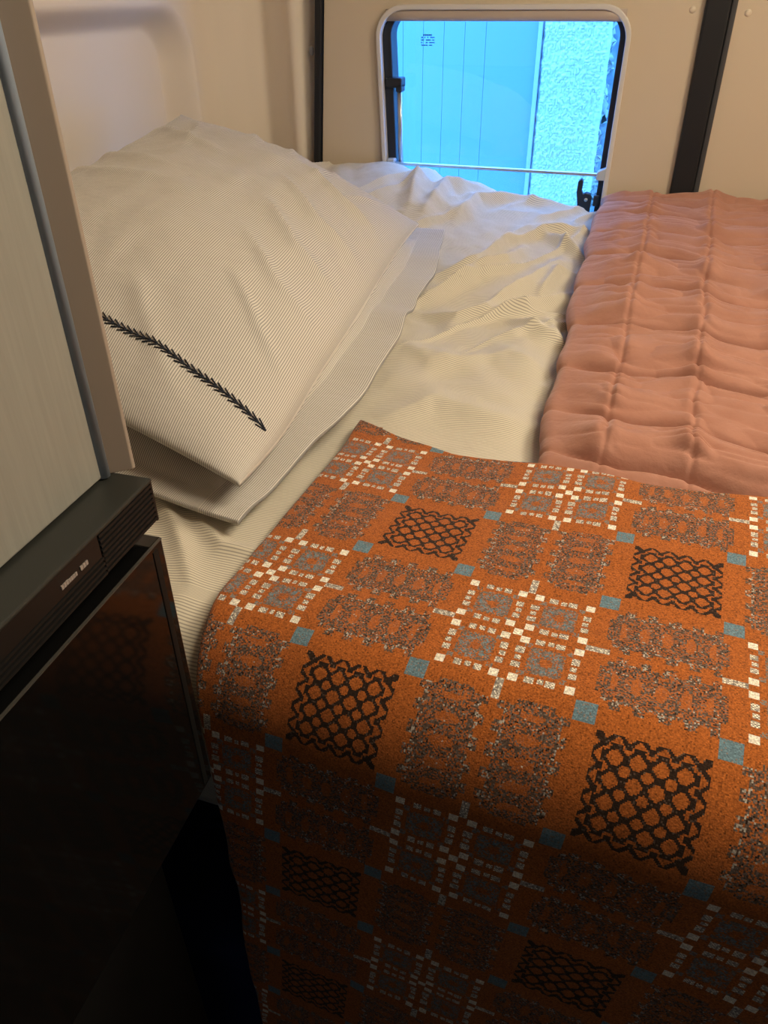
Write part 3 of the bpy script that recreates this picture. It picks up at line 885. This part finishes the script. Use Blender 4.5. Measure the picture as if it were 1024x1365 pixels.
def yarn(gi, gj):
    """colour of every woven cell; i runs across the bed, j towards the door"""
    PAL = np.array([
        (0.375, 0.108, 0.021),   # 0 orange ground
        (0.130, 0.215, 0.265),   # 1 slate blue
        (0.780, 0.740, 0.640),   # 2 cream
        (0.026, 0.014, 0.009),   # 3 dark brown
        (0.205, 0.185, 0.175),   # 4 grey
        (0.090, 0.060, 0.045),   # 5 brown-grey
        (0.380, 0.350, 0.310),   # 6 light grey
        (0.330, 0.115, 0.045),   # 7 rust
        (0.150, 0.120, 0.105),   # 8 taupe
    ])
    i = gi * (GRID / CELL); j = gj * (GRID / CELL)
    a = np.mod(i + B_, PER); b = np.mod(j, PER)
    # blue squares at lattice lines a=0 and a=B_ ; flower columns are [0,B), net columns [B,PER)  (same for rows)
    n = np.random.default_rng(3).random(i.shape)
    n2 = np.random.default_rng(4).random(i.shape)
    idx = np.zeros(i.shape, int)
    fx = a < B_; fy = b < B_
    # ---- flower squares
    F = fx & fy
    x = a - B_ / 2 + 0.5; y = b - B_ / 2 + 0.5
    ax, ay = np.abs(x), np.abs(y)

    def put(mask, k):
        idx[mask] = k
    qx, qy = ax - 17.5, ay - 17.5
    r = np.hypot(qx, qy)
    chk = (np.mod(gi, 2) == np.mod(gj, 2))
    inq = (np.abs(qx) <= 9) & (np.abs(qy) <= 9)
    put(F & inq & (r > 2.6) & (r < 11.5) & (n < 0.62), 8)
    put(F & inq & (r > 3.0) & (r < 10.5) & (n2 < 0.28), 4)
    oct_ = (np.abs(np.hypot(qx, qy) - 6.2) < 1.7) & (np.cos(np.arctan2(qy, qx) * 8) > -0.1)
    put(F & oct_ & (n < 0.75), 4); put(F & oct_ & (n2 < 0.34), 1)
    put(F & inq & (r <= 3.4) & (n < 0.25), 7)
    cc = (np.abs(np.abs(qx) - 10) <= 1.7) & (np.abs(np.abs(qy) - 10) <= 1.7)
    put(F & cc & (n < 0.7), 4)
    for (p, q_) in ((qx, qy), (qy, qx)):
        side = np.abs(np.abs(p) - 13.5) <= 2.0
        big = side & (np.abs(np.abs(q_) - 5.0) <= 2.15)
        small = (np.abs(np.abs(p) - 13.5) <= 1.5) & (np.abs(q_) <= 1.4)
        put(F & (big | small), 6)
        put(F & (big | small) & chk & (n < 0.62), 2)
        put(F & (big | small) & ~chk & (n < 0.38), 4)
    put(F & (ax <= 2.3) & (ay <= 2.3), 2)
    put(F & (np.abs(ax - 5.0) <= 2.3) & (np.abs(ay - 5.0) <= 2.3), 2)
    for (p, q_) in ((ax, ay), (ay, ax)):
        put(F & (np.abs(p - 4.5) <= 2.3) & (np.abs(q_ - 31.5) <= 2.3), 2)
    put(F & (np.abs(ax - 31.5) <= 2.3) & (np.abs(ay - 31.5) <= 2.3), 2)
    # grey stem that leaves each side of the flower square
    s1 = (np.abs(x) <= 1.9)
    yy_ = np.minimum(np.abs(y), 999)
    bb = np.where(b > PER / 2 + B_ / 2, b - PER, b) - B_ / 2 + 0.5
    aa = np.where(a > PER / 2 + B_ / 2, a - PER, a) - B_ / 2 + 0.5
    stemv = (np.abs(aa) <= 1.9) & (np.abs(bb) >= 34) & (np.abs(bb) <= 45)
    stemh = (np.abs(bb) <= 1.9) & (np.abs(aa) >= 34) & (np.abs(aa) <= 45)
    # ---- net squares
    N = (~fx) & (~fy)
    x = a - B_ - A_ / 2 + 0.5; y = b - B_ - A_ / 2 + 0.5
    f = -np.cos(2 * np.pi * x / 9.6) - np.cos(2 * np.pi * y / 9.6)
    net = (f < 0.34) & (f > -1.0)
    mxy = np.maximum(np.abs(x), np.abs(y))
    rim = mxy <= 20.0
    put(N & net & rim, 3)
    for p, q_ in ((x, y), (y, x)):
        k = np.abs(np.mod(p + 4.8, 9.6) - 4.8)
        dg = np.abs(k - (np.abs(q_) - 20.0) * 0.9)
        put(N & (np.abs(q_) > 19.0) & (np.abs(q_) <= 24.5) & (np.abs(p) < 24.5) & ((dg < 1.3) | (k < 1.5) & (np.abs(q_) < 22)), 3)
    put(N & (idx == 3) & (n < 0.08), 5)
    # ---- speckled bars (flower column x net row, and the transpose)
    for G, x, y in ((fx & ~fy, a - B_ / 2 + 0.5, b - B_ - A_ / 2 + 0.5), (~fx & fy, b - B_ / 2 + 0.5, a - B_ - A_ / 2 + 0.5)):
        ax = np.abs(x)
        u = ax - 18.8                                  # two bars side by side
        wv = 15.3 + 1.6 * np.sign(np.sin(2 * np.pi * y / 11.0))
        inb = (np.abs(u) <= wv) & (np.abs(y) <= 29.0 - 3.0 * (np.abs(u) > 9))
        ov = (((u / 6.0) ** 2 + ((np.mod(y + 5.5, 11) - 5.5) / 2.6) ** 2) < 1) & (np.abs(y) < 23)
        dd = np.mod(x + y, 4) < 2
        put(G & inb & (n < 0.54), 5)
        put(G & inb & (n > 0.60) & (n < 0.80), 8)
        put(G & inb & (n2 < 0.20), 7)
        put(G & inb & ~ov & (np.mod(x - y, 6) < 1.5) & (n < 0.16), 3)
        put(G & ov & (n < 0.92), 0)
        put(G & ov & (n2 < 0.35), 7)
        e1 = inb & (np.abs(u) > 12.0) & (np.mod(y, 5) < 2.6) & (np.abs(u) < 15.5)
        put(G & e1 & (n2 < 0.34), 6)
        put(G & inb & (n2 > 0.985), 6)
    put(stemv | stemh, 6)
    put((stemv | stemh) & chk & (n < 0.7), 2)
    put((stemv | stemh) & (n < 0.22), 4)
    # ---- blue squares
    for la in (0, B_):
        for lb in (0, B_):
            da = np.mod(a - la + PER / 2, PER) - PER / 2 + 0.5; db = np.mod(b - lb + PER / 2, PER) - PER / 2 + 0.5
            m_ = (np.abs(da) <= 5) & (np.abs(db) <= 5)
            put(m_, 1); put(m_ & (n < 0.13), 4)
    c = PAL[idx]
    k = 1 + 0.42 * (np.random.default_rng(5).random(i.shape) - 0.5)
    c = c * k[..., None]
    g = (idx == 0) & (n2 < 0.12)
    c[g] = c[g] * 0.62
    return c


ni0, ni1 = int(-0.15 / GRID), int(0.66 / GRID)
nj0, nj1 = int(-0.84 / GRID), int(0.43 / GRID)
ii = np.arange(ni0, ni1 + 1); jj = np.arange(nj0, nj1 + 1)
I, J = np.meshgrid(ii, jj, indexing='ij')
uu = I * GRID; vv_ = J * GRID
Xf = OX + uu * ct + vv_ * stn
Yf = OY - uu * stn + vv_ * ct


def b_xL(Y):
    return -0.253 + 0.003 * np.sin(Y * 11) - 0.004 * sstep(0.62, 0.45, Y) * sstep(0.3, 0.42, Y)


def b_yF(X):
    return np.interp(X, [-0.26, -0.17, -0.133, -0.048, 0.01, 0.06, 0.124, 0.19, 0.6], [0.772, 0.736, 0.722, 0.710, 0.702, 0.690, 0.690, 0.690, 0.67])


def z_blanket(X, Y):
    z = zs_bed(X, Y) + 0.0175
    z = z + (0.012 * sstep(-0.12, 0.04, X) + 0.004 * sstep(0.06, 0.22, X)) * sstep(0.48, 0.68, Y)
    return z


def b_disp(X, Y):
    return 0.0022 * fbm(X * 7, Y * 7, 61) + 0.0010 * vnoise(X * 25, Y * 25, 63)


P = sheet(Xf, Yf, b_xL, b_yF, 0.0055, z_blanket, lambda X: y_edge(X), 0.075, b_disp)
# leave out the cells tucked more than a few centimetres under the folds
me = grid_mesh('woven_blanket', P)
col = yarn(I[:-1, :-1], J[:-1, :-1])
# keep mask
keep = ~(((Xf - b_xL(Yf)) < -0.010) & ((Yf - b_yF(Xf)) > 0.010)) & ((Xf - b_xL(Yf)) > -0.040) & ((Yf - b_yF(Xf)) < 0.040) & (Xf < 0.46) & (Yf > -0.42)
keep = keep[:-1, :-1].ravel()
qf = np.zeros(len(me.polygons) * 4, np.int32); me.loops.foreach_get('vertex_index', qf)
qf = qf.reshape(-1, 4)[keep]
used, inv = np.unique(qf, return_inverse=True)
me2 = bpy.data.meshes.new('woven_blanket')
me2.vertices.add(len(used)); me2.vertices.foreach_set('co', P.reshape(-1, 3)[used].astype(np.float32).ravel())
me2.loops.add(len(qf) * 4); me2.loops.foreach_set('vertex_index', inv.astype(np.int32).ravel())
me2.polygons.add(len(qf)); me2.polygons.foreach_set('loop_start', (np.arange(len(qf)) * 4).astype(np.int32))
me2.update(calc_edges=True)
ca = me2.attributes.new('yarn', 'FLOAT_COLOR', 'FACE')
c4 = np.ones((len(qf), 4), np.float32); c4[:, :3] = col.reshape(-1, 3)[keep]
ca.data.foreach_set('color', c4.ravel())
bpy.data.meshes.remove(me)
if me2.polygons[len(me2.polygons) // 2].normal.z < -0.2: me2.flip_normals()
o = link('woven_blanket', me2, M['wool'])
tag(o, 'orange patterned woven wool blanket with blue squares hanging over the bed edge', 'blanket')

# ------------------------------------------------------------------ fitted furniture on the left
FX = -0.240      # front of the appliance
ap = empty('glass_fronted_appliance', (-0.5, 0.0, -0.52), label='black built-in appliance with vent grille and glass door below the grey cupboard', cat='appliance')
YE = 0.331
box('housing', -0.80, FX - 0.022, -0.40, YE - 0.003, -0.515, -0.2675, M['app_black'], ap)
bm = bmesh.new()
add_box(bm, -0.80, FX, -0.40, YE, -0.2405, -0.2370)
box('top_ledge', -0.80, FX + 0.0008, -0.40, YE, -0.2400, -0.2370, M['app_top'], ap, bevel=0.0011)
bm.free()
pn_ = box('control_panel', -0.30, FX - 0.0005, -0.40, 0.2755, -0.2545, -0.2401, M['app_black'], ap)
bm = bmesh.new()
lx = 0.2410
for w, h in ((0.0018, 1), (0.0016, 1), (0.0018, 1), (0.0014, .8), (0.0016, .8), (0.0016, .8), (0.0014, .8), (0.0026, 0), (0.0020, 1), (0.0020, 1), (0.0018, 1)):
    if h > 0:
        add_box(bm, FX - 0.0008, FX + 0.0001, lx, lx + w, -0.2502, -0.2502 + 0.0026 * h)
    lx += w + 0.0003
lg = from_bm('brand_lettering', bm, M['logo'], pn_)
bm = bmesh.new()
for k in range(8):                                # full-height slats on the right
    z = -0.2412 - k * 0.0033
    add_box(bm, FX - 0.006, FX, 0.2765, YE - 0.0015, z - 0.0018, z)
for k in range(4):                                # slats under the control panel
    z = -0.2552 - k * 0.0033
    add_box(bm, FX - 0.006, FX, -0.40, 0.2762, z - 0.0016, z)
from_bm('vent_grille', bm, mat('grille_slat', (0.010, 0.010, 0.010, 1), 0.45, spec=0.25), ap)
box('grille_backing', -0.30, FX - 0.008, -0.40, YE - 0.002, -0.2665, -0.2402, mat('grille_shadow', (0.003, 0.003, 0.003, 1), 0.8), ap)
box('grille_end', -0.30, FX, YE - 0.0016, YE, -0.2668, -0.2402, M['app_black'], ap)
dr = box('glass_door', FX - 0.020, FX + 0.0005, -0.40, YE - 0.0015, -0.512, -0.2785, M['app_glass'], ap, bevel=0.0015)
box('top_edge', FX - 0.0004, FX + 0.0012, -0.40, YE - 0.003, -0.2794, -0.2784, M['app_edge'], dr)
box('side_strip', FX - 0.003, FX + 0.0010, YE - 0.0135, YE - 0.0085, -0.508, -0.283, mat('strip_black', (0.002, 0.002, 0.002, 1), 0.6), dr)

pl_ = empty('base_cabinet', (-0.55, 0.0, ZF), label='black floor cabinet set back under the glass-fronted appliance', cat='cabinet')
box('body', -0.80, -0.318, -0.40, 0.322, ZF, -0.516, M['app_black'], pl_)
box('front_panel', -0.3178, -0.302, -0.396, 0.318, ZF + 0.06, -0.520, M['app_black'], pl_, bevel=0.002)

cb_ = empty('tall_cupboard', (-0.5, 0.0, -0.236), label='grey laminate cupboard with pale end profile above the black appliance', cat='cupboard')
box('carcass', -0.80, -0.284, -0.40, 0.330, -0.2365, 0.60, M['post'], cb_)
box('door', -0.283, -0.2655, -0.40, 0.3215, -0.2355, 0.60, M['cupboard'], cb_, bevel=0.001)
bm = bmesh.new()                                  # rounded end profile beside the door
prof = [(-0.284, 0.3265), (-0.2672, 0.3265), (-0.2655, 0.3274), (-0.2545, 0.3362), (-0.2540, 0.3385), (-0.284, 0.3385)]
V = [[bm.verts.new((x, y, z)) for x, y in prof] for z in (-0.2366, 0.60)]
for k in range(len(prof)):
    bm.faces.new((V[0][k], V[0][(k + 1) % len(prof)], V[1][(k + 1) % len(prof)], V[1][k]))
bm.faces.new(V[0][::-1]); bm.faces.new(V[1])
from_bm('end_profile', bm, M['post'], cb_, bevel=0.0005)
box('door_seal', -0.284, -0.2675, 0.3217, 0.3264, -0.2360, 0.60, M['gap'], cb_)
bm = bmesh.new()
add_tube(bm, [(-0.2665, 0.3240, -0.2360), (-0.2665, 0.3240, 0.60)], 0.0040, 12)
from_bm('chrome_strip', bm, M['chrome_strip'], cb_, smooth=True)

# added soft block in dark blue, standing in for blue light on the floor
bg = empty('storage_bag', (-0.37, 0.44, ZF), label='dark blue fabric bag on the floor under the bed', cat='bag')
bm = bmesh.new()
bmesh.ops.create_cube(bm, size=1)
bmesh.ops.subdivide_edges(bm, edges=bm.edges, cuts=7, use_grid_fill=True)
for v in bm.verts:
    p = v.co
    k = 1 - 0.10 * (max(abs(p.x), abs(p.y)) * 2) ** 6 * 0.4
    v.co = Vector((-0.36 + p.x * 0.24 * (1 - 0.15 * (p.z + 0.5)) * k, 0.50 + p.y * 0.24 * k, ZF + 0.002 + (p.z + 0.5) * 0.36))
    v.co += Vector((0.006 * math.sin(p.z * 14), 0.006 * math.sin(p.x * 11 + p.z * 7), 0.01 * math.cos(p.x * 5) if p.z > 0.4 else 0))
from_bm('bag_body', bm, M['navy'], bg, smooth=True)
bm = bmesh.new()
add_tube(bm, [(-0.42 + 0.12 * k / 12, 0.50, ZF + 0.36 + 0.07 * math.sin(math.pi * k / 12)) for k in range(13)], 0.007, 8)
from_bm('bag_handle', bm, M['bag_handle'], bg, smooth=True)

# ------------------------------------------------------------------ light
w = bpy.data.worlds.new('sky'); SC.world = w; w.use_nodes = True
bgn = w.node_tree.nodes['Background']
bgn.inputs['Color'].default_value = (0.36, 0.64, 1.5, 1)
bgn.inputs['Strength'].default_value = 6.5


def area(name, loc, target, sx, sy, power, color):
    l = bpy.data.lights.new(name, 'AREA'); l.shape = 'RECTANGLE'; l.size = sx; l.size_y = sy
    l.energy = power; l.color = color
    o = bpy.data.objects.new(name, l); COL.objects.link(o)
    o.location = (loc[0], loc[1], loc[2] + Z0)
    d = Vector(target) - Vector(loc)
    o.rotation_euler = d.to_track_quat('-Z', 'Y').to_euler()
    return o


area('ceiling_lamp', (0.62, 0.88, 0.59), (0.0, 0.85, -0.4), 0.40, 0.40, 16.5, (1.0, 0.84, 0.61))
area('front_ceiling_lamp', (0.34, 0.46, 0.59), (0.05, 0.45, -0.4), 0.30, 0.30, 7.2, (1.0, 0.83, 0.60))  # added warm fill that carries light onto the front of the blanket
area('open_sky_above', (-0.3, 2.15, 2.0), (-0.3, 2.6, -0.3), 2.0, 0.6, 100, (0.42, 0.72, 1.6))
area('windscreen_daylight', (0.2, -1.60, 0.05), (0.1, 0.3, -0.5), 1.3, 0.5, 0.8, (0.62, 0.80, 1.0))  # added cool fill from the front, lifts the dark blanket drop

po = area('window_portal', (-0.26, 1.765, -0.25), (-0.26, 0.0, -0.25), 0.48, 0.46, 1.0, (1, 1, 1))
po.data.cycles.is_portal = True

# ------------------------------------------------------------------ camera
F_PX = 1025.0
Pc = np.array([512.0, 682.5])


def nn(v): return v / np.linalg.norm(v)


VY = np.array([870.0, -20.0]); VZ = np.array([525.0, 2180.0])
yv = nn(np.array([*(VY - Pc), F_PX])); zv = -nn(np.array([*(VZ - Pc), F_PX])); zv = nn(zv - yv * (zv @ yv)); xv = np.cross(yv, zv)
Rm = np.array([xv, yv, zv])
cam = bpy.data.cameras.new('camera')
co = bpy.data.objects.new('camera', cam); COL.objects.link(co)
mw = Matrix(((Rm[0, 0], -Rm[0, 1], -Rm[0, 2], 0), (Rm[1, 0], -Rm[1, 1], -Rm[1, 2], 0), (Rm[2, 0], -Rm[2, 1], -Rm[2, 2], Z0), (0, 0, 0, 1)))
co.matrix_world = mw
cam.sensor_fit = 'VERTICAL'; cam.sensor_height = 24.0; cam.lens = 24.0 * F_PX / 1365.0
cam.clip_start = 0.01
SC.camera = co
SC.view_settings.view_transform = 'Standard'
SC.view_settings.look = 'None'
SC.view_settings.exposure = 0.0
SC.view_settings.gamma = 1.0
SC.view_settings.use_curve_mapping = False
